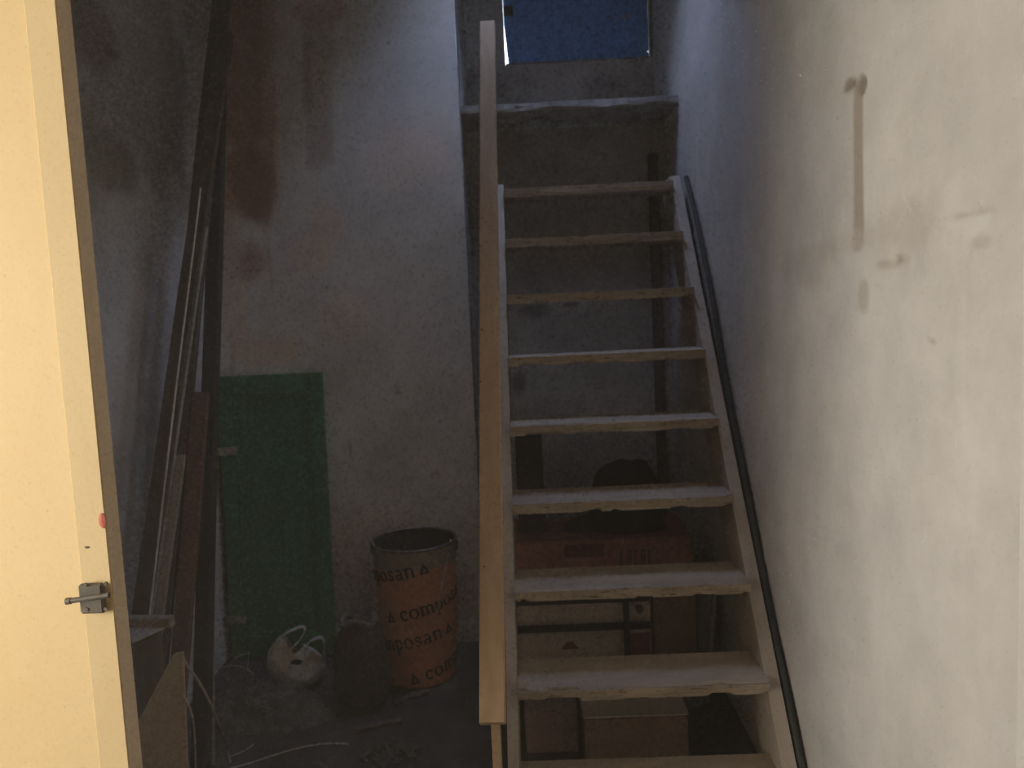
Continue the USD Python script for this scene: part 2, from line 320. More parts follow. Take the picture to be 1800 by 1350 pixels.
def rw(u, v): p = at(u, v, x=XR); return p[1], p[2]
def chase(q):
    (y0, z0), (y1, z1) = rw(1508, 150), rw(1508, 436)
    s = strip(q-[(y0+y1)/2, 0], 0, z1+.004, z0+.004, .026, .35, .3, 3, 16)
    a, b, e = rw(1492, 151), rw(1514, 150), rw(1507, 428)
    d1 = blob(q, a, .036, .016, .5, .4, 4, 26); d2 = blob(q, b, .026, .019, .5, .4, 5, 26); d3 = blob(q, e, .029, .016, .5, .2, 6, 20)
    return s, np.maximum(d1, d2), d3
def right_paint(P, g):
    q = np.stack([P[:, 1], P[:, 2]], 1); c = plaster_base(P, (.60, .565, .52), (.66, .625, .58), s=1.6, seed=8)
    k = fbm(np.stack([q[:, 0]*7, q[:, 1]*1.3, 0*q[:, 0]], 1), 4, 9); c = c*(.95 + .1*k[:, None])
    s, d, e = chase(q)
    c = mixc(c, (.36, .295, .235), .8*s); c = mixc(c, (.36, .30, .25), .6*e); c = mixc(c, (.28, .23, .19), .9*d)
    def bl(u, v, a, b, colr, k, seed, nz=.6, wd=.9, sc=30):
        nonlocal c
        c = mixc(c, colr, k*blob(q, rw(u, v), a*2.5, b, wd, nz, seed, sc*.6))
    bl(1518, 520, .010, .03, (.42, .37, .31), .7, 11); bl(1566, 463, .02, .010, (.45, .40, .34), .7, 12); bl(1580, 455, .006, .005, (.3, .26, .22), .7, 13)
    bl(1640, 600, .006, .006, (.42, .37, .32), .7, 14); bl(1590, 400, .06, .05, (.54, .49, .43), .6, 15); bl(1425, 470, .07, .05, (.50, .46, .41), .6, 16)
    bl(1712, 372, .022, .005, (.42, .375, .32), .7, 17, .4); bl(1720, 395, .02, .02, (.72, .69, .63), .7, 18); bl(1725, 425, .01, .01, (.5, .45, .4), .6, 19)
    bl(1460, 500, .025, .05, (.68, .64, .58), .6, 20); bl(1690, 650, .008, .09, (.70, .66, .6), .6, 21); bl(1500, 425, .08, .02, (.55, .5, .44), .5, 22)
    return c
def right_bump(P, g):
    q = np.stack([P[:, 1], P[:, 2]], 1); s, d, e = chase(q); h = lumps(P, 8)
    h = h - .0022*s - .003*d + .001*e
    band = blob(q, rw(1560, 440), .45, .10, .8, .6, 31, 14)
    h = h + band*.006*(fbm(P*22+3, 4, 33)-.5)
    h = h - .004*blob(q, rw(1712, 385), .055, .022, .5, .5, 18, 18) - .004*blob(q, rw(1580, 456), .03, .008, .5, .5, 13, 18)
    return h
wm, pg = wall_grid((XR, YF-.06, 0), (0, 1, 0), (0, 0, 1), (-1, 0, 0), YD-YF+.06, 3.9, .0085, .14, right_paint, right_bump)
obj('wall_right', wm, M_plaster, pigment=pg, label='pale plaster wall beside the stairs with a patched vertical chase', cat='wall', kind='structure')

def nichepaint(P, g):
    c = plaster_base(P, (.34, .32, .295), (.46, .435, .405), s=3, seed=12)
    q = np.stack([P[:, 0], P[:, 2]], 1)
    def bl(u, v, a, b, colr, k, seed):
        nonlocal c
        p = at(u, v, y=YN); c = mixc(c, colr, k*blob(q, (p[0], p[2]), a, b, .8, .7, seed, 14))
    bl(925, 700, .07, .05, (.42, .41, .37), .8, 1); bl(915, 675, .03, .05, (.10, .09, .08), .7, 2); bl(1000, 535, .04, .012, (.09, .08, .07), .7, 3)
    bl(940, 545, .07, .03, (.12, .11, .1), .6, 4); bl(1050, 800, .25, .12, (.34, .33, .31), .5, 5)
    return c
wm, pg = wall_grid((XN, YN, 0), (1, 0, 0), (0, 0, 1), (0, -1, 0), XR-XN, 2.346, .02, .1, nichepaint, lambda P, g: lumps(P, 14))
obj('wall_niche', wm, M_plaster, pigment=pg, label='sooty grey wall at the back of the recess behind the steps', cat='wall', kind='structure')
wm, pg = wall_grid((XN, YB, 0), (0, 1, 0), (0, 0, 1), (1, 0, 0), YD-YB, 3.9, .02, .14, lambda P, g: plaster_base(P, (.40, .385, .365), (.55, .53, .50), seed=15), lambda P, g: lumps(P, 15))
wm.vertices[:, 0] = np.where(wm.vertices[:, 0] < XN-.1, XN-.14, wm.vertices[:, 0]); wm.vertices[:, 1] = np.where((wm.vertices[:, 0] < XN-.1) & (wm.vertices[:, 1] < YB+.01), YB+.14, wm.vertices[:, 1])
obj('wall_return', wm, M_plaster, pigment=pg, label='narrow side wall of the stair recess left of the handrail', cat='wall', kind='structure')

# landing slab with a chipped lip, riser under the door, door wall
def rough_slab(lo, hi, n, amp, seed):
    m = trimesh.creation.box(bounds=(lo, hi))
    m = m.subdivide_to_size(n) if hasattr(m, 'subdivide_to_size') else m
    V = m.vertices; f = (fbm(V*9+seed, 4, seed)-.5)*2*amp; front = np.clip(1-(V[:, 1]-lo[1])/.08, 0, 1)
    V = V.copy(); V[:, 1] += np.abs(f)*front*1.5; V[:, 2] += f*front*.5; m.vertices = V
    return m
t = thing('landing', 'concrete stair landing with a chipped white front lip below the blue door', 'landing', (.22, 3.55, 2.33), kind='structure')
obj('slab', rough_slab((XN+.002, 3.56, 2.352), (XR-.002, YD-.002, 2.38), .03, .012, 5), M_concrete, t)
lipx = np.linspace(XN+.004, XR-.004, 90); lip = []
for k in range(len(lipx)-1):
    h = .004 + .020*fbm([[lipx[k]*9, 3, 1]], 3, 2)[0]; d = .020*fbm([[lipx[k]*13, 7, 1]], 3, 5)[0]
    if -.02 < lipx[k] < .07: h *= .3
    lip.append(trimesh.creation.box(bounds=((lipx[k], 3.548+d, 2.377-h), (lipx[k+1], 3.60, 2.385))))
obj('lip', cat(lip), M_chip, t, smooth=False, label='chipped white plaster lip')
wm, pg = wall_grid((XN, YD, 2.38), (1, 0, 0), (0, 0, 1), (0, -1, 0), XR-XN, .355, .02, .1, lambda P, g: plaster_base(P, (.40, .37, .335), (.58, .54, .50), s=5, seed=16), lambda P, g: lumps(P, 16)*1.6)
obj('riser', wm, M_plaster, t, pigment=pg, label='stained concrete riser')
zb = 2.735
obj('wall_landing', cbox((XN-.20, YD+.001, zb-.002), (-.052, YD+.14, 3.9), .004), material('landing_plaster', (.50, .49, .47), (.60, .58, .56), (5, 5, 5), .9, .3), label='plaster pier left of the blue door at the stair head', cat='wall', kind='structure')

# blue door at the stair head: shut, but not quite straight in its frame, so daylight shows down its left edge
d2 = thing('door_2', 'blue painted door at the stair head with daylight at its left edge', 'door', (.32, YD+.03, zb), kind='structure')
ya = YD+.03
obj('slab', prism([(-.036, zb+.012), (.683, zb+.012), (.683, zb+.034), (.672, zb+.040), (.683, zb+.050), (.683, 3.88), (-.0515, 3.88), (-.0505, zb+.21)], ya, .035), M_blue, d2, smooth=False)
for z in (zb+.25, 3.6):
    obj('hinge', cbox((-.05, ya-.01, z), (.0, ya-.001, z+.05), .003), M_iron, d2)
obj('ledge_board', cbox((.02, ya-.012, zb+.34), (.66, ya-.0005, zb+.42), .004), M_blue, d2)
obj('scuff', prism([(.54, zb+.22), (.575, zb+.235), (.59, zb+.215), (.56, zb+.208)], ya-.0015, .002), material('pale_scuff', (.33, .38, .45)), d2, label='pale scuff mark')
obj('threshold', cbox((-.05, YD+.001, zb-.001), (XR-.012, YD+.09, zb+.010), .003), M_concrete, d2)
tr = thing('trim_2', 'dark jamb on the right of the blue door', 'door frame', (.69, YD+.02, zb), kind='structure')
obj('jamb', cbox((.687, YD+.005, zb), (XR+.05, YD+.10, 3.88), .003), M_darkwood, tr)

# ceilings and the daylight opening in the roof over the stair head
SK = (-.18, 2.93, .34, 3.35)
def slab_with_hole(lo, hi, hole):
    p = sbox(*lo, *hi).difference(sbox(*hole)); return trimesh.creation.extrude_polygon(p, .12, engine='earcut')
cm = slab_with_hole((XL-.14, YF-.06), (XR+.14, YB+.14), SK); cm.apply_translation((0, 0, ZC))
obj('ceiling', cm, M_ceiling, smooth=False, label='old plaster ceiling of the store, with a square opening', cat='ceiling', kind='structure')
obj('ceiling_stair', cbox((XN-.14, YB, 3.9), (XR+.14, YD+.2, 4.0)), M_ceiling, label='ceiling over the stair head', cat='ceiling', kind='structure')
obj('wall_upper', cbox((XN-.14, YB+.02, ZC+.10), (XR+.14, YB+.14, 3.92)), M_plain, label='wall band above the store ceiling', cat='wall', kind='structure')
w = thing('window_1', 'square rooflight opening over the stairs', 'window', ((SK[0]+SK[2])/2, (SK[1]+SK[3])/2, ZC+.05), kind='structure')
shaft = sbox(SK[0]-.03, SK[1]-.03, SK[2]+.03, SK[3]+.03).difference(sbox(*SK)); sm = trimesh.creation.extrude_polygon(shaft, .26, engine='earcut'); sm.apply_translation((0, 0, ZC-.02))
obj('frame', sm, M_darkwood, w, smooth=False)
obj('pane', trimesh.creation.box(bounds=((SK[0]+.001, SK[1]+.001, ZC+.02), (SK[2]-.001, SK[3]-.001, ZC+.024))), M_glass, w)

# the room the photographer stands in (behind and beside the camera) and the doorway wall
ZR = 2.9
obj('wall_doorway', cat([cbox((-2.6, YF, 0), (-1.335, YF+.06, ZR)), cbox((-1.335, YF, 2.30), (XR, YF+.06, ZC+.1)), cbox((XL-.14, YF, ZR-.01), (-1.335, YF+.06, ZC+.1))]), M_plain, label='wall around the doorway, mostly outside the picture', cat='wall', kind='structure')
obj('wall_room_right', cbox((1.75, -2.5, 0), (1.85, YF+.06, ZR)), M_room, label='right wall of the front room', cat='wall', kind='structure')
obj('wall_room_corner', cbox((XR+.14, YF-.06, 0), (1.76, YF+.06, ZR)), M_room, label='front room wall right of the doorway', cat='wall', kind='structure')
obj('wall_room_rear', cbox((-2.6, -2.6, 0), (1.85, -2.5, ZR)), M_room, label='rear wall of the front room', cat='wall', kind='structure')
wl = trimesh.creation.extrude_polygon(sbox(-2.6, 0, YF+.06, ZR).difference(sbox(-.85, .75, .65, 2.1)), .1, engine='earcut')
wl.vertices = np.stack([-2.6+wl.vertices[:, 2]-.1, wl.vertices[:, 0], wl.vertices[:, 1]], 1); wl.fix_normals()
obj('wall_room_left', wl, M_room, smooth=False, label='window wall of the front room', cat='wall', kind='structure')
obj('ceiling_room', cbox((-2.7, -2.6, ZR), (1.85, YF, ZR+.1)), M_room, label='front room ceiling', cat='ceiling', kind='structure')
w = thing('window_2', 'window of the front room, outside the picture', 'window', (-2.65, -.1, 1.42), kind='structure')
for lo, hi in (((-2.69, -.85, .75), (-2.61, -.80, 2.1)), ((-2.69, .60, .75), (-2.61, .65, 2.1)), ((-2.69, -.80, .75), (-2.61, .60, .80)), ((-2.69, -.80, 2.05), (-2.61, .60, 2.1))):
    obj('frame', cbox(lo, hi), M_cream, w)
obj('pane', cbox((-2.655, -.80, .80), (-2.651, .60, 2.05), .0005), M_glass, w)
tr = thing('trim_1', 'cream door jamb at the right edge of the picture', 'door frame', (XR+.03, YF-.08, 0), kind='structure')
obj('jamb', cbox((XR-.004, YF-.13, 0), (XR+.15, YF-.0605, 2.30), .004), M_plain, tr)

# ------------------------------------------------------------------ cream door leaf on the left
x1 = -.668; x0 = -1.33
d1 = thing('door_1', 'cream painted door leaf with a small iron bolt, at the left edge', 'door', (x0, YF, 0), kind='structure')
edge = 55*YF/FPX
obj('panel', cbox((x0+.061, YF+.0016, .012), (x1-edge, YF+.034, 2.29), .0005), M_cream, d1)
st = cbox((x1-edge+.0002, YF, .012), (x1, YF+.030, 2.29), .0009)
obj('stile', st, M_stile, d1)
obj('stile', cbox((x0, YF, .012), (x0+.06, YF+.0055, 2.29), .0025), M_cream, d1)
obj('edge_strip', cbox((x1-.030, YF+.0305, .012), (x1-.0008, YF+.040, 2.29), .001), M_cream_edge, d1, label='bare worn edge of the leaf')
ev = cbox((x1+.0002, YF+.002, .012), (x1+.0012, YF+.0395, 2.29), .0003)
obj('edge_face', ev, M_cream_edge, d1, label='bare worn edge of the leaf')
pc = at(167, 1049, y=YF)
bolt = obj('bolt_plate', cbox((pc[0]-.0195, YF-.012, pc[2]-.0235), (pc[0]+.0185, YF-.0002, pc[2]+.0235), .003), M_iron, d1, label='square dark iron bolt plate')
a, b = at(117, 1057, y=YF-.016), at(192, 1046, y=YF-.016)
obj('bolt_pin', tube(np.linspace(a, b, 8), .0042, 10), M_iron, bolt)
obj('pin_end', tube([a-[.0005, 0, 0], a+[.007, 0, .0005]], .0052, 10), M_iron, bolt)
for su, sv in ((150, 1028), (186, 1026), (152, 1071), (186, 1070)):
    p = at(su, sv, y=YF-.012); obj('screw', trimesh.creation.cylinder(.003, .003, 10, transform=trimesh.transformations.translation_matrix(p) @ trimesh.transformations.rotation_matrix(math.pi/2, (1, 0, 0))), M_iron, bolt)
p = at(181, 915, y=YF); obj('paint_dab', blobmesh((p[0]-.0005, YF-.0005, p[2]), (.006, .0015, .0125), 2, .2, 2), M_red, d1, label='small dab of red paint')
p = at(153, 962, y=YF); obj('dent', blobmesh((p[0], YF, p[2]), (.004, .0012, .0018), 3, .4, 2), M_iron, d1, label='small dark dent')
p = at(30, 768, y=YF+.006); obj('dent', blobmesh((p[0], YF+.006, p[2]), (.004, .0012, .002), 4, .4, 2), M_cream_edge, d1, label='small brownish mark')

# ------------------------------------------------------------------ the stairs
SX0, SX1 = -.0724, .6276
def nose(i): return 2.124 + .1743*(7-i), .4383 + .2221*(7-i)          # y, z of tread i's front top edge
SL = np.array([0, .1743, .2221]); SLn = SL/np.linalg.norm(SL); PERP = np.array([0, -SLn[2], SLn[1]])  # PERP points up-front
stair = thing('stairs', 'steep open wooden stairs with dusty treads and one batten handrail', 'stairs', (.28, 2.0, 0))
def tread_mesh(i):
    y, z = nose(i); th = .034; dep = .205
    nx, ny = 60, 8
    xs = np.linspace(SX0, SX1, nx); ys = np.linspace(0, dep, ny)
    pr = [(0.004, 0), (0, -.006), (0, -th+.006), (.004, -th)]
    ring = [(yy, 0.) for yy in ys[::-1][:-1]] + [(.02, 0.)] + pr + [(yy, -th) for yy in ys[1:]]
    V = []
    for x in xs:
        for (a_, b_) in ring:
            wear = fbm([[x*9, i*5.1, 2]], 4, i)[0]; chip = max(0, fbm([[x*16, i*3.3, 9]], 3, i+20)[0]-.55)*.10
            fr = max(0, 1-a_/.02)
            V.append((x, y + a_ + fr*(chip+.006*(wear-.5)), z + b_ + (-fr*chip*.5 if b_ > -.01 else fr*chip*.8) + .003*(fbm([[x*4, a_*5, i]], 3, 3)[0]-.5)))
    k = len(ring); Fc = []
    for a_ in range(nx-1):
        for b_ in range(k):
            p0, p1 = a_*k+b_, a_*k+(b_+1) % k; Fc += [(p0, p1, p1+k), (p0, p1+k, p0+k)]
    c0 = len(V); V.append((SX0, y+dep/2, z-th/2)); V.append((SX1, y+dep/2, z-th/2))
    for b_ in range(k):
        Fc += [(c0, (b_+1) % k, b_), (c0+1, (nx-1)*k+b_, (nx-1)*k+(b_+1) % k)]
    m = trimesh.Trimesh(np.array(V), Fc, process=False)
    if m.volume < 0: m.invert()
    return m
for i in range(9):
    tm = tread_mesh(i)
    tp = obj('tread', tm, M_tread, stair)
    y, z = nose(i)
    # splintered bare nosing along the front edge
    parts = []; xs = np.linspace(SX0+.002, SX1-.002, 50)
    for k in range(49):
        q = fbm([[xs[k]*8, i*4.4, 4]], 3, i+7)[0]; h = .012 + .018*q; o = .003*fbm([[xs[k]*20, i, 3]], 2, 5)[0]
        parts.append(trimesh.creation.box(bounds=((xs[k], y-.003-o, z-h-.002), (xs[k+1], y+.004, z-.001))))
    obj('nosing', cat(parts), M_nosing, tp, smooth=False, label='bare worn nosing')
def stringer(x0_, x1_, depth=.19, back=.05):
    zb_, zt = .005, nose(0)[1]+.03
    def pt(off, z):  # point of the line offset `off` behind the nose line, at height z
        y0_, z0_ = nose(7); p = np.array([0, y0_, z0_]) - PERP*off; k = (z-p[2])/SLn[2]; return p[1]+k*SLn[1], z
    f0, f1, b0, b1 = pt(back, zb_), pt(back, zt), pt(back+depth, zb_), pt(back+depth, zt)
    m = trimesh.creation.extrude_polygon(Polygon([f0, b0, b1, f1]), x1_-x0_, engine='earcut')
    V = m.vertices; m.vertices = np.stack([x0_+V[:, 2], V[:, 0], V[:, 1]], 1); m.fix_normals()
    return m
obj('stringer', stringer(SX0-.032, SX0-.001), M_stringer, stair, smooth=False)
obj('stringer', stringer(SX1+.001, SX1+.040, back=.045), M_stringer, stair, smooth=False)
hb, ht = at(865, 1272, y=1.60), at(857, 44, y=3.02)
hv = (ht-hb)/np.linalg.norm(ht-hb)
hr = obj('handrail', beam(hb, ht, .056, .034, (1, 0, 0), .003, .004, 4, 24), M_pine, stair, label='raw pine handrail batten')
for u, v, yy in ((850, 652, 2.2), (846, 707, 2.1), (852, 1018, 1.8)):
    k = (yy-hb[1])/(ht[1]-hb[1]); c = hb + (ht-hb)*k; p = at(u, v, y=c[1]-.02)
    n_ = np.cross(hv, (1, 0, 0)); n_ = n_ if n_[1] < 0 else -n_
    pp = c + n_*.0172; pp[0] = p[0]
    obj('nail', trimesh.creation.icosphere(2, .0028), M_iron, hr) if False else obj('nail', trimesh.Trimesh(trimesh.creation.icosphere(2, .0028).vertices+pp, trimesh.creation.icosphere(2).faces), M_iron, hr)
# newel batten under the low end of the handrail, and a post at the head, hidden behind it
nb = at(873, 1300, y=1.66); nz = hb[2] + (1.66-hb[1])*hv[2]/hv[1] - .02
obj('newel', beam((nb[0]-.002, 1.66, 0), (nb[0], 1.66, nz), .020, .03, (1, 0, 0), .002), M_pine, stair, label='thin pine post under the low end of the handrail')
obj('newel', beam((hb[0]-.005, 2.95, nose(2)[1]-.12), (hb[0]-.005, 2.93, 2.38), .03, .022, (1, 0, 0), .002), M_pine, stair)
# dark hose between the right stringer and the wall
hp = [at(u, v, x=.683) for u, v in ((1206, 312), (1224, 385), (1240, 462), (1256, 545), (1280, 690), (1312, 855), (1345, 1030), (1378, 1190), (1410, 1352))]
hp.append(hp[-1] + (hp[-1]-hp[-2])*.60); hp[-1][2] = .012
tb = tube(smooth_path(hp, 90), .0098, 10)
obj('hose', tb, M_pipe, label='long dark hose running down between stairs and right wall', cat='hose')

# ------------------------------------------------------------------ boards and strips leaning in the left corner
def leaner(name, label, category, pts, w, t, mat, y0=2.20, k=.36, ztop=None, side=(1, 0, 0), seed=0, wob=.01, group=None, parent=None):
    p, q = at_lean(*pts[0], y0, k), at_lean(*pts[1], y0, k)
    d = (p-q)/(p[2]-q[2]); bot = q - d*(q[2]-.006); top = p if ztop is None else q + d*(ztop-q[2])
    return obj(name, beam(bot, top, w, t, side, .003, wob, seed, 16), mat, parent, label=label, cat=category, group=group)
leaner('wooden_board', 'wide dark board leaning into the corner, leftmost of the bundle', 'board', [(362, 300), (258, 1020)], .060, .022, M_darkwood, ztop=2.60, seed=1, y0=2.22)
leaner('wooden_board', 'tall black-brown board behind the bright metal strip, reaching out of frame', 'board', [(384, 60), (318, 720)], .075, .025, M_darkwood, ztop=3.02, seed=2, y0=2.305)
leaner('metal_strip', 'thin bright metal strip leaning in front of the dark boards', 'metal strip', [(352, 330), (269, 1025)], .0065, .005, M_steel, seed=3, y0=2.14, wob=.004)
leaner('metal_strip', 'duller grey metal strip right of the bright one, ending higher', 'metal strip', [(364, 400), (316, 735)], .009, .006, M_dullsteel, seed=4, y0=2.16, wob=.004)
leaner('wooden_board', 'narrow grey board low in the bundle beside the bright strip', 'board', [(318, 800), (288, 1042)], .030, .012, M_greywood, seed=5, y0=2.10)
leaner('wooden_board', 'reddish brown board in the front of the leaning bundle', 'board', [(352, 690), (318, 1130)], .058, .020, M_redwood, seed=6, y0=2.30)
leaner('wooden_post', 'square black post standing in the corner against the wall', 'post', [(388, 0), (372, 640)], .050, .045, M_blackwood, ztop=2.98, seed=7, y0=2.385)
leaner('wooden_board', 'short pale grey board at the right foot of the bundle', 'board', [(362, 862), (366, 1190)], .045, .014, M_greywood, seed=8, y0=2.55, k=.25)

# ------------------------------------------------------------------ green shutter
sh = thing('shutter', 'dark green wooden shutter with recessed panel leaning on the back wall', 'shutter', (-1.13, 3.40, 0))
gx0, gx1 = -1.372, -.908; gh = 1.26; ln = .085/gh
def shp(lo, hi, c=.003):
    m = cbox(lo, hi, c); V = m.vertices.copy(); V[:, 1] += V[:, 2]*ln; V[:, 0] += .0*V[:, 2]; m.vertices = V; return m
ys = 3.372
for xa, xb in ((gx0, gx0+.065), (gx1-.065, gx1)): obj('stile', shp((xa, ys, .012), (xb, ys+.03, gh)), M_green, sh)
for za, zb_ in ((.012, .11), (gh-.085, gh)): obj('rail', shp((gx0+.0652, ys+.001, za), (gx1-.0652, ys+.029, zb_)), M_green, sh)
obj('panel', shp((gx0+.066, ys+.012, .1102), (gx1-.066, ys+.022, gh-.0852)), M_green, sh)
mw = .016
for lo, hi in (((gx0+.0653, .1103), (gx0+.0653+mw, gh-.0853)), ((gx1-.0653-mw, .1103), (gx1-.0653, gh-.0853)), ((gx0+.082, gh-.0853-mw), (gx1-.082, gh-.0853)), ((gx0+.082, .1103), (gx1-.082, .1103+mw))):
    obj('moulding', shp((lo[0], ys+.005, lo[1]), (hi[0], ys+.0119, hi[1])), M_green, sh)
for vv in (795, 1085):
    p = at(385, vv, y=3.42); hz = p[2]
    hg = obj('hinge', shp((gx0-.012, ys-.004, hz-.018), (gx0+.075, ys-.0002, hz+.018), .001), M_hinge, sh, label='rusty strap hinge')
    pin = tube([(gx0-.012, ys-.005+hz*ln, hz-.022), (gx0-.012, ys-.005+hz*ln, hz+.022)], .006, 10); obj('pin', pin, M_hinge, hg)

# ------------------------------------------------------------------ orange bucket
BX, BY, RT, RB, BH = -.505, 3.20, .172, .150, .575
bk = thing('bucket', 'orange tin bucket with dark slanted lettering, between shutter and stairs', 'bucket', (BX, BY, 0))
def rad(z): return RB + (RT-RB)*z/BH
prof = [(.02, .002), (RB-.004, .002), (RB, .008)] + [(rad(z) + (.004 if abs(z-k) < .008 else 0), z) for z in np.linspace(.02, BH-.02, 36) for k in [BH*.62 if abs(z-BH*.62) < abs(z-BH*.33) else BH*.33]] + [(RT, BH-.01)]
obj('body', lathe(prof, (BX, BY, 0), 72), M_orange, bk)
obj('inside', lathe([(RT-.004, BH-.004), (rad(.3)-.006, .3), (RB-.005, .06), (.001, .055)], (BX, BY, 0), 72), M_inside, bk)
a = np.linspace(0, 2*np.pi, 73); rimm = trimesh.creation.torus(RT, .006, 72, 10); rimm.apply_translation((BX, BY, BH-.004)); obj('rim', rimm, M_tin, bk)
# upper grey band, where the paint is gone
obj('bare_band', lathe([(rad(BH-.085)+.0012, BH-.085), (rad(BH-.012)+.0015, BH-.012)], (BX, BY, 0), 72), material('bare_tin', (.24, .20, .16), (.34, .29, .23), (9, 9, 14), .7), bk, label='bare greyish band under the rim')
# lettering
W = .17
def ln_(pts, w=W): return LineString(pts).buffer(w/2, cap_style=2)
def arc(cx, cy, rx, ry, a0, a1, w=W, n=24): return ln_([(cx+rx*math.cos(math.radians(t)), cy+ry*math.sin(math.radians(t))) for t in np.linspace(a0, a1, n)], w)
def serif(x, y, l=.34): return sbox(x-l/2, y-.05, x+l/2, y+.05)
def ring(cx, cy, rx, ry): return affinity.scale(Point(cx, cy).buffer(1), rx+.1, ry+.05).difference(affinity.scale(Point(cx, cy).buffer(1), rx-.1, ry-.05))
GL = {
 'c': (unary_union([arc(.45, .5, .33, .43, 50, 310), Point(.66, .8).buffer(.11)]), .9),
 'o': (ring(.47, .5, .36, .45), .98),
 'm': (unary_union([ln_([(.25, 0), (.25, 1)], .2), ln_([(.75, 0), (.75, .75)], .2), ln_([(1.25, 0), (1.25, .75)], .2), arc(.5, .68, .25, .25, 0, 170, .14), arc(1.0, .68, .25, .25, 0, 170, .14), serif(.25, .05), serif(.75, .05), serif(1.25, .05), serif(.15, .95, .2)]), 1.5),
 'n': (unary_union([ln_([(.25, 0), (.25, 1)], .2), ln_([(.8, 0), (.8, .72)], .2), arc(.53, .68, .27, .26, 0, 170, .14), serif(.25, .05), serif(.8, .05), serif(.15, .95, .2)]), 1.08),
 'p': (unary_union([ln_([(.25, -.5), (.25, 1)], .2), arc(.45, .5, .32, .43, -150, 150, .18), serif(.25, -.45, .4), serif(.15, .95, .2)]), .98),
 's': (ln_([(.66, .74), (.6, .9), (.42, .95), (.24, .86), (.22, .7), (.36, .57), (.55, .46), (.66, .3), (.6, .12), (.42, .05), (.24, .1), (.18, .28)], .16), .84),
 'a': (unary_union([arc(.4, .28, .24, .22, 0, 360, .16), ln_([(.66, 0), (.66, .7)], .19), arc(.44, .7, .22, .24, 0, 150, .14), serif(.74, .05, .22)]), .94),
 '^': (Polygon([(0, 0), (.45, 1.1), (.9, 0)]).difference(Polygon([(.25, .15), (.45, .7), (.65, .15)])), 1.15),
 ' ': (Polygon(), .35)}
def lettering(text, s0, z0, size, slope):
    x = 0; ms = []
    for ch in text:
        gsh, adv = GL[ch]
        for gg in ([] if gsh.is_empty else getattr(gsh, 'geoms', [gsh])):
            m = trimesh.creation.extrude_polygon(affinity.scale(affinity.translate(gg, x, 0), size, size, origin=(0, 0)), .0012, engine='earcut')
            v, f_ = trimesh.remesh.subdivide_to_size(m.vertices, m.faces, .02); ms.append(trimesh.Trimesh(v, f_, process=False))
        x += adv
    m = cat(ms); V = m.vertices.copy(); ca, sa = math.cos(slope), math.sin(slope)
    s = s0 + V[:, 0]*ca - V[:, 1]*sa; z = z0 + V[:, 0]*sa + V[:, 1]*ca
    r = rad(z) + .0022 + V[:, 2]; th = -math.pi/2 + s/rad(z0)     # -90 degrees faces the door
    m.vertices = np.stack([BX + r*np.cos(th), BY + r*np.sin(th), z], 1)
    return m
cosz = .042
for text, s0, z0 in (('composan ^', -.31, .405), ('^ composan', -.105, .275), ('composan ^', -.215, .135), ('^ composan', -.02, .022)):
    obj('lettering', lettering(text, s0, z0, cosz, math.radians(11)), M_ink, bk, smooth=False, label='dark slanted lettering reading composan')
ear = []
for sx in (-1, 1): obj('ear', cbox((BX+sx*RT-.006, BY-.02, BH-.055), (BX+sx*(RT)+.008, BY+.02, BH-.015), .004), M_tin, bk)
pa = [at(u, v, y=yy) for u, v, yy in ((792, 948, BY-.03), (785, 990, BY-.11), (775, 1040, BY-.155), (768, 1096, BY-.165))]
obj('handle_wire', tube(smooth_path(pa, 30), .0028, 8), M_wire, bk, label='pale broken wire handle')
pa = [at(u, v, y=yy) for u, v, yy in ((651, 944, BY-.03), (656, 956, BY-.07), (663, 970, BY-.12))]
obj('handle_wire', tube(smooth_path(pa, 14), .0028, 8), M_wire, bk)

# ------------------------------------------------------------------ dark sack in front of the bucket
sc_ = thing('sack', 'slumped dark woven sack in front of the orange bucket', 'sack', (-.70, 2.945, 0))
sm = trimesh.creation.icosphere(5); V = sm.vertices.copy(); V = np.sign(V)*np.abs(V)**.72
V = V*(1 + .16*(fbm(V*2.1+31, 4, 5)[:, None]-.5)*2); tz_ = (V[:, 2]+1)/2
V[:, 0] *= .108*(1.06-.22*tz_); V[:, 1] *= .088*(1.05-.2*tz_); V[:, 2] = np.maximum(V[:, 2]*.175+.172, .003); V[:, 2] += .02*np.sin(V[:, 0]*30)*tz_**3
sm.vertices = V + [-.695, 2.945, 0]; obj('body', sm, M_sack, sc_)
pt = [(-.695+.062*math.cos(t), 2.94+.05*math.sin(t), .338+.012*math.sin(3*t)) for t in np.linspace(0, 2*np.pi, 25)]
obj('mouth', tube(pt, .013, 8), material('sack_hem', (.17, .15, .125), (.23, .205, .17), (30, 30, 30), .95), sc_, label='lighter rolled mouth of the sack')

# ------------------------------------------------------------------ white carrier bag
bgx, bgy = -1.005, 3.12
bg = thing('carrier_bag', 'crumpled whitish plastic bag with two upright handle loops, before the shutter', 'bag', (bgx, bgy, 0))
n1, n2 = 64, 20; V = []
for i in range(n1):
    th = 2*np.pi*i/n1
    for j in range(n2):
        t = j/(n2-1); bulge = math.sin(math.pi*(.12+.80*t))**.7
        top = .108 + .075*max(0, math.cos(th-math.pi))**1.3 + .030*max(0, math.cos(th))**2
        rx, ry = .128*bulge*(1-.12*t), .075*bulge*(1-.3*t)
        cr = .010*(fbm([[math.cos(th)*2.2, math.sin(th)*2.2, t*3]], 4, 3)[0]-.5)*3
        V.append((bgx + (rx+cr)*math.cos(th), bgy + (ry+cr)*math.sin(th), .004 + t*(top+.035)))
V = np.array(V); Fc = []
for i in range(n1):
    for j in range(n2-1):
        p, q = i*n2+j, ((i+1) % n1)*n2+j; Fc += [(p, q, q+1), (p, q+1, p+1)]
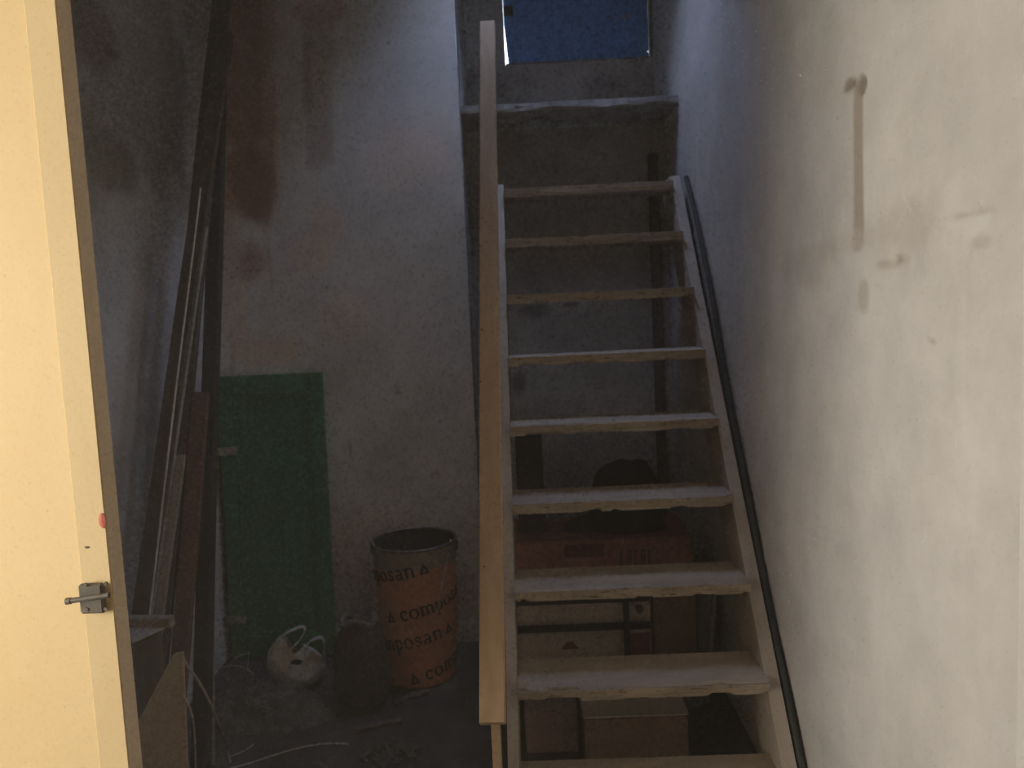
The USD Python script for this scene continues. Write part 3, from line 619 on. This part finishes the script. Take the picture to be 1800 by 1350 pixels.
outer = trimesh.Trimesh(V, Fc, process=False); inn = V.copy(); inn[:, :2] = (inn[:, :2]-[bgx, bgy])*.97+[bgx, bgy]
N_ = len(V); rimf = []
for i in range(n1):
    a_, b_ = i*n2+n2-1, ((i+1) % n1)*n2+n2-1; rimf += [(a_, b_, b_+N_), (a_, b_+N_, a_+N_)]
body = trimesh.Trimesh(np.vstack([V, inn]), np.vstack([Fc, np.array(Fc)[:, ::-1]+N_, rimf]), process=False)
obj('body', body, M_bag, bg, smooth=60)
def ribbon(pts, w, t):
    P = smooth_path(pts, 36); T = np.gradient(P, axis=0); T /= np.linalg.norm(T, axis=1)[:, None]; ms = []
    S = np.array([0, 1., .0]); V = []
    for i in range(len(P)):
        s = S - T[i]*np.dot(S, T[i]); s /= np.linalg.norm(s); n_ = np.cross(T[i], s); ww = w*(1+.3*math.sin(i*.5))
        for a_, b_ in ((-1, -1), (1, -1), (1, 1), (-1, 1)): V.append(P[i] + s*a_*ww/2 + n_*b_*t/2)
    Fc = []
    for i in range(len(P)-1):
        for j in range(4): p, q = i*4+j, i*4+(j+1) % 4; Fc += [(p, q, q+4), (p, q+4, p+4)]
    Fc += [(0, 2, 1), (0, 3, 2)]; e = (len(P)-1)*4; Fc += [(e, e+1, e+2), (e, e+2, e+3)]
    m = trimesh.Trimesh(np.array(V), Fc, process=False)
    if m.volume < 0: m.invert()
    return m
def bp(u, v, dy=0.): return at(u, v, y=bgy+dy)
obj('handle_loop', ribbon([bp(478, 1150), bp(484, 1128, -.02), bp(505, 1112, -.03), bp(536, 1104, -.03), bp(529, 1122, -.04), bp(514, 1138, -.05), bp(503, 1152, -.055)], .028, .004), M_bag, bg)
obj('handle_loop', ribbon([bp(543, 1152, -.045), bp(541, 1132, -.045), bp(551, 1124, -.03), bp(564, 1121, -.02), bp(570, 1134, -.01), bp(572, 1154, 0)], .026, .004), M_bag, bg)
obj('opening', blobmesh(bp(522, 1164, -.072), (.022, .004, .010), 6, .5, 3, 4), M_cloth, bg, label='dark torn opening')

# ------------------------------------------------------------------ litter on the floor
def heap(cx, cy, rx, ry, h, seed, n=70):
    g = np.stack(np.meshgrid(np.linspace(-1, 1, n), np.linspace(-1, 1, n), indexing='ij'), -1).reshape(-1, 2)
    r = np.hypot(g[:, 0], g[:, 1]); P3 = np.stack([g[:, 0]*4, g[:, 1]*4, np.full(len(g), seed)], 1)
    z = h*np.clip(1-r**2, 0, 1)*(.45 + 1.1*fbm(P3*1.6, 5, seed)) - .002
    V = np.stack([cx+g[:, 0]*rx, cy+g[:, 1]*ry, z], 1); Fc = []
    i, j = np.meshgrid(np.arange(n-1), np.arange(n-1), indexing='ij'); a_ = (i*n+j).ravel()
    Fc = np.vstack([np.stack([a_, a_+n, a_+n+1], 1), np.stack([a_, a_+n+1, a_+1], 1)])
    keep = (r[Fc].max(1) < 1.0); return trimesh.Trimesh(V, Fc[keep], process=True)
def lumps_mesh(cx, cy, rx, ry, n, seed, smin, smax):
    rg = np.random.default_rng(seed); ms = []
    for _ in range(n):
        a_, r = rg.uniform(0, 6.28), math.sqrt(rg.uniform(0, 1)); s = rg.uniform(smin, smax)
        m = trimesh.convex.convex_hull(rg.normal(size=(12, 3))*s*np.array([1, .8, .5])); m.apply_translation((cx+r*rx*math.cos(a_), cy+r*ry*math.sin(a_), 0)); m.apply_translation((0, 0, -m.bounds[0][2]+.0))
        ms.append(m)
    return cat(ms)
obj('rubbish_heap', heap(-1.07, 2.885, .29, .155, .115, 3), M_rubble, label='low dark heap of dirt and dust under the white bag', cat='rubbish', kind='stuff')
obj('rubble', lumps_mesh(-.53, 2.58, .10, .06, 60, 5, .005, .013), M_rubble, smooth=False, label='loose grey crumbs of plaster on the floor left of the handrail post', cat='rubble', kind='stuff')
for (ua, va), (ub, vb), wd, lab in (((622, 1282), (706, 1264), .026, 'dusty lath on the floor in front of the dark sack'), ((690, 1234), (752, 1213), .030, 'shorter dusty lath lying before the orange bucket')):
    p, q = at(ua, va, z=.012), at(ub, vb, z=.012)
    obj('lath', beam(p, q, wd, .012, np.cross(q-p, (0, 0, 1)), .002, .006, 3, 8), M_lath, label=lab, cat='lath')
wp = [[(372, 1184, 3.12), (395, 1172, 3.11), (430, 1174, 3.10), (446, 1186, 3.09)], [(402, 1196, 3.11), (407, 1165, 3.11), (416, 1155, 3.11), (434, 1149, 3.11)], [(432, 1196, 3.11), (436, 1168, 3.11), (437, 1146, 3.11)]]
w_ = thing('wire_tangle', 'thin pale bent wires sticking up left of the white bag', 'wire', at(410, 1188, y=3.1))
for P in wp:
    obj('wire', tube(smooth_path([at(u, v, y=yy) for u, v, yy in P], 20), .0022, 6), M_wire, w_)
# cables
c1 = [at(306, 1162, y=1.825)] + [at(u, v, y=yy) for u, v, yy in ((310, 1150, 1.86), (328, 1168, 1.93), (352, 1203, 2.05), (380, 1262, 2.25))] + [at(403, 1332, z=.005), at(412, 1372, z=.005)]
obj('cable', tube(smooth_path(c1, 60), .0042, 8), M_wire, label='pale cable arching from the box down to the floor', cat='cable')
c2 = [at(u, v, y=yy) for u, v, yy in ((322, 1222, 1.78), (334, 1246, 1.80), (341, 1285, 1.84), (343, 1330, 1.9))]; c2.append(np.array([c2[-1][0]-.04, 1.98, .2])); c2.append(np.array([c2[-1][0]-.02, 2.08, .004]))
obj('cable', tube(smooth_path(c2, 50), .0028, 8), M_wire, label='thinner pale cable hanging close to the plywood sheet', cat='cable')
c3 = [at(u, v, z=.004) for u, v in ((400, 1352), (450, 1338), (500, 1322), (545, 1311), (580, 1307), (612, 1308))]
obj('cable', tube(smooth_path(c3, 40), .0034, 8), M_wire, label='pale cable lying in a flat curve on the floor', cat='cable')
c4 = [at(u, v, z=.004) for u, v in ((404, 1330), (425, 1322), (446, 1308))]
obj('cable', tube(smooth_path(c4, 16), .0028, 8), M_wire, label='short cable end on the floor beside the arching cable', cat='cable')

# ------------------------------------------------------------------ box, plywood and batten by the cream door
bx = thing('crate', 'brown wooden crate with grey paper on top, behind the cream door', 'crate', (-1.12, 2.0, 0))
obj('body', cbox((-1.37, 1.84, 0), (-1.01, 2.04, .700), .004), M_darkwood, bx)
for k in range(4): obj('plank', cbox((-1.365, 1.828, .03+k*.168), (-1.015, 1.8395, .185+k*.168), .004), M_darkwood, bx)
for k in range(2): obj('top_plank', cbox((-1.365, 1.845+k*.098, .7005), (-1.015, 1.939+k*.098, .711), .003), M_darkwood, bx)
pp = [at(u, v, z=.7125) for u, v in ((226, 1102), (256, 1086), (298, 1101), (232, 1131))]
pm = trimesh.creation.extrude_polygon(Polygon([(p[0], p[1]) for p in pp]).buffer(0), .004, engine='earcut'); pm.apply_translation((0, 0, .7115))
obj('paper_sheet', pm, M_paper, smooth=False, label='folded grey paper lying on the brown crate', cat='paper')
sp = [at(u, v, y=1.79) for u, v in ((236, 1282), (303, 1152), (320, 1148), (331, 1340))]
poly = [(p[0], p[2]) for p in sp]; poly = [(poly[0][0]-.12, .002), (poly[0][0]-.12, poly[0][1]-.24)] + poly + [(poly[3][0]+.012, .002)]
pw = thing('plywood_sheet', 'plywood sheet with a slanted top leaning on the crate', 'plywood', (-1.0, 1.79, 0))
pl = prism(poly, 1.79, .009); pl.vertices[:, 1] += (pl.vertices[:, 2]-.66)*.04; obj('sheet', pl, M_ply, pw, smooth=False)
bt = [at(u, v, y=2.0) for u, v in ((205, 1067), (300, 1064))]
zt_ = .7115+.014
obj('batten', beam((bt[0][0]-.05, 2.02, zt_), (bt[1][0], 2.0, zt_), .028, .028, (0, 1, 0), .003), M_greywood, label='short grey batten lying across the back of the crate', cat='batten')

# ------------------------------------------------------------------ things stored under the stairs
def carton(name, label, lo, hi, mat, cat_='box', tape=True, lid=True):
    lo, hi = np.array(lo, float), np.array(hi, float)
    t = thing(name, label, cat_, ((lo[0]+hi[0])/2, (lo[1]+hi[1])/2, lo[2]))
    b = obj('body', cbox(lo, (hi[0], hi[1], hi[2]-.004), .004), mat, t)
    if lid:
        my = (lo[1]+hi[1])/2
        obj('flap', cbox((lo[0]+.001, lo[1]+.001, hi[2]-.0039), (hi[0]-.001, my-.002, hi[2]), .001), mat, t)
        obj('flap', cbox((lo[0]+.001, my+.002, hi[2]-.0039), (hi[0]-.001, hi[1]-.001, hi[2]), .001), mat, t)
    if tape:
        mx = (lo[0]+hi[0])/2
        obj('tape', cbox((mx-.024, lo[1]-.0008, hi[2]-.06), (mx+.024, lo[1]-.0001, hi[2]-.006), .0002), M_tape, t)
    return t
za = at(1000, 1066, y=2.96)[2]
c = carton('carton', 'pale carton with a faint red triangle behind the dark metal frame', (-.10, 2.96, 0), (.425, 3.38, .385), M_palecard, tape=False)
p = at(1002, 1136, y=2.958); obj('triangle_print', prism([(p[0]-.035, p[2]-.012), (p[0]+.035, p[2]-.012), (p[0]+.012, p[2]+.018), (p[0]-.010, p[2]+.018)], 2.9585, .001), M_redprint, c, label='faded red triangle')
p, q = at(1106, 1113, y=2.958), at(1144, 1150, y=2.958); obj('red_print', cbox((p[0], 2.9585, q[2]), (min(q[0], .4245), 2.9595, p[2]), .0002), M_redprint, c, label='faded red patch')
c = carton('carton', 'plain brown carton standing right of the pale carton', (.436, 2.97, 0), (.60, 3.36, .384), M_cardboard, tape=False)
c = carton('carton', 'long reddish brown carton with faded printing, lying across two cartons', (-.095, 3.0, .386), (.60, 3.34, .60), M_redcard, tape=False)
p0 = at(1090, 968, y=2.999); p1 = at(1152, 992, y=2.999); h_ = p0[2]-p1[2]
for k, ch in enumerate((('l', 0), ('o', 1), ('l', 2), ('o', 3), ('l', 4))):
    x = p0[0] + k*(p1[0]-p0[0])/5; z = p1[2]; wd_ = (p1[0]-p0[0])/5*.62
    if ch[0] == 'l': obj('print', cbox((x, 2.9985, z), (x+wd_*.45, 2.9997, z+h_), .0002), M_print, c, label='illegible dark print')
    else:
        s_ = sbox(x, z, x+wd_, z+h_).difference(sbox(x+wd_*.28, z+h_*.15, x+wd_*.72, z+h_*.85)); obj('print', prism(list(s_.exterior.coords)[:-1], 2.9985, .001) if False else cat([cbox((x, 2.9985, z), (x+wd_*.26, 2.9997, z+h_), .0002), cbox((x+wd_*.7, 2.9985, z), (x+wd_, 2.9997, z+h_), .0002), cbox((x, 2.9985, z+h_*.42), (x+wd_, 2.9997, z+h_*.56), .0002), cbox((x, 2.9985, z+h_*.86), (x+wd_, 2.9997, z+h_), .0002)]), M_print, c, label='illegible dark print')
p, q = at(992, 958, y=2.999), at(1062, 978, y=2.999); obj('print', cbox((p[0], 2.9985, q[2]), (q[0], 2.9997, p[2]), .0002), material('dark_red_print', (.15, .05, .04)), c, label='dark red printed bar')
p, q = at(905, 768, y=3.12), at(956, 850, y=3.12)
c = carton('carton', 'tall narrow dark box standing on the reddish carton', (p[0], 3.12, .601), (q[0], 3.30, p[2]), M_darkcard, tape=False)
p, q = at(1032, 840, y=3.16), at(1166, 840, y=3.16)
cl = thing('cloth_bundle', 'rounded black cloth bundle lying on the reddish carton', 'cloth', ((p[0]+q[0])/2, 3.17, .601))
tz = at(1090, 806, y=3.17)[2]
bm_ = trimesh.creation.icosphere(5); V = np.sign(bm_.vertices)*np.abs(bm_.vertices)**.75
V = V*(1+.14*(fbm(V*1.6+8, 4, 8)[:, None]-.5)*2)*[(q[0]-p[0])/2*.98, .12, (tz-.601)*.98] + [(p[0]+q[0])/2, 3.17, .601]; V[:, 2] = np.maximum(V[:, 2], .602); bm_.vertices = V
obj('body', bm_, M_cloth, cl)
obj('fold', blobmesh((p[0]-.02, 3.15, .602), (.085, .06, .05), 9, .2, 4, 3, .602), M_cloth, cl)
# dark metal frame in front of the pale carton
fr = thing('metal_stand', 'dark metal stand with two rails in front of the pale carton', 'metal stand', (.14, 2.90, 0))
def fb(a_, b_, w_=.022): return beam(a_, b_, w_, .018, (0, 0, 1) if abs(b_[0]-a_[0]) > .1 else (1, 0, 0), .002)
pl_, pr_ = at(880, 1107, y=2.91), at(1143, 1100, y=2.91); tl, tr_ = at(880, 1060, y=2.91), at(1143, 1052, y=2.91)
zr, zt2 = (pl_[2]+pr_[2])/2, (tl[2]+tr_[2])/2
obj('rail', fb((-.115, 2.91, zr), (pr_[0], 2.91, zr), .024), M_frame, fr); obj('rail', fb((-.115, 2.91, zt2), (pr_[0], 2.91, zt2), .020), M_frame, fr)
xv = at(1100, 1080, y=2.91)[0]
for x in (xv, -.10): obj('leg', beam((x, 2.892, 0), (x, 2.892, zt2+.012), .022, .018, (1, 0, 0), .002), M_frame, fr)
kp = at(1124, 1070, y=2.895); obj('knob', trimesh.creation.cylinder(.014, .02, 20, transform=trimesh.transformations.translation_matrix(kp) @ trimesh.transformations.rotation_matrix(math.pi/2, (1, 0, 0))), M_frame, fr)
p, q = at(925, 1240, y=2.56), at(1018, 1318, y=2.56)
c = carton('carton', 'small pinkish carton on the floor, seen below the lower treads', (-.066, 2.56, 0), (.112, 2.80, .150), M_pinkcard, tape=False)
c = carton('carton', 'low pale brown carton on the floor behind the lowest treads', (.125, 2.42, 0), (.455, 2.74, .195), M_cardboard, tape=False)
obj('sheet', cbox((.123, 2.418, .1955), (.457, 2.62, .199), .001), M_palecard, c, label='pale sheet on top')
sk = thing('bin_bag', 'low dark navy plastic sack on the floor behind the low carton', 'sack', (.45, 2.83, 0))
obj('body', blobmesh((.44, 2.83, .07), (.16, .05, .10), 12, .2, 5, 3, .003), M_navy, sk)
sk = thing('bin_bag', 'upright dark navy plastic bag squeezed beside the right wall', 'bag', (.64, 3.1, 0))
obj('body', blobmesh((.645, 3.05, .24), (.040, .16, .27), 13, .2, 5, 3, .003), M_navy, sk)
p, q = at(1257, 1036, y=2.86), at(1250, 1140, y=2.86)
d = (p-q)/(p[2]-q[2]); bot = q-d*(q[2]-.004); top = p + d*.12
obj('stick', beam(bot, top, .014, .012, (1, 0, 0), .002), M_greywood, label='pale stick leaning upright behind the right end of the steps', cat='stick')
# dark corner batten in the recess
xa = .655; obj('corner_batten', cbox((xa-.045, YN-.035, 0), (xa, YN-.001, 2.2), .003), M_darkwood, label='dark upright batten in the corner of the recess behind the stairs', cat='batten')

# ------------------------------------------------------------------ dusty air
def air(name, density): return usdkit.material(stage, f'{LOOKS}/{name}', {'v': ('principled_volume', {'color': (.92, .85, .76), 'density': density, 'anisotropy': .2})}, volume='v.volume')
obj('haze', trimesh.creation.box(bounds=((-2.50, -2.45, .01), (1.70, 1.12, 2.88))), air('dusty_air_front', .032), smooth=False, label='thin dusty haze in the air before the doorway', cat='haze', kind='stuff')
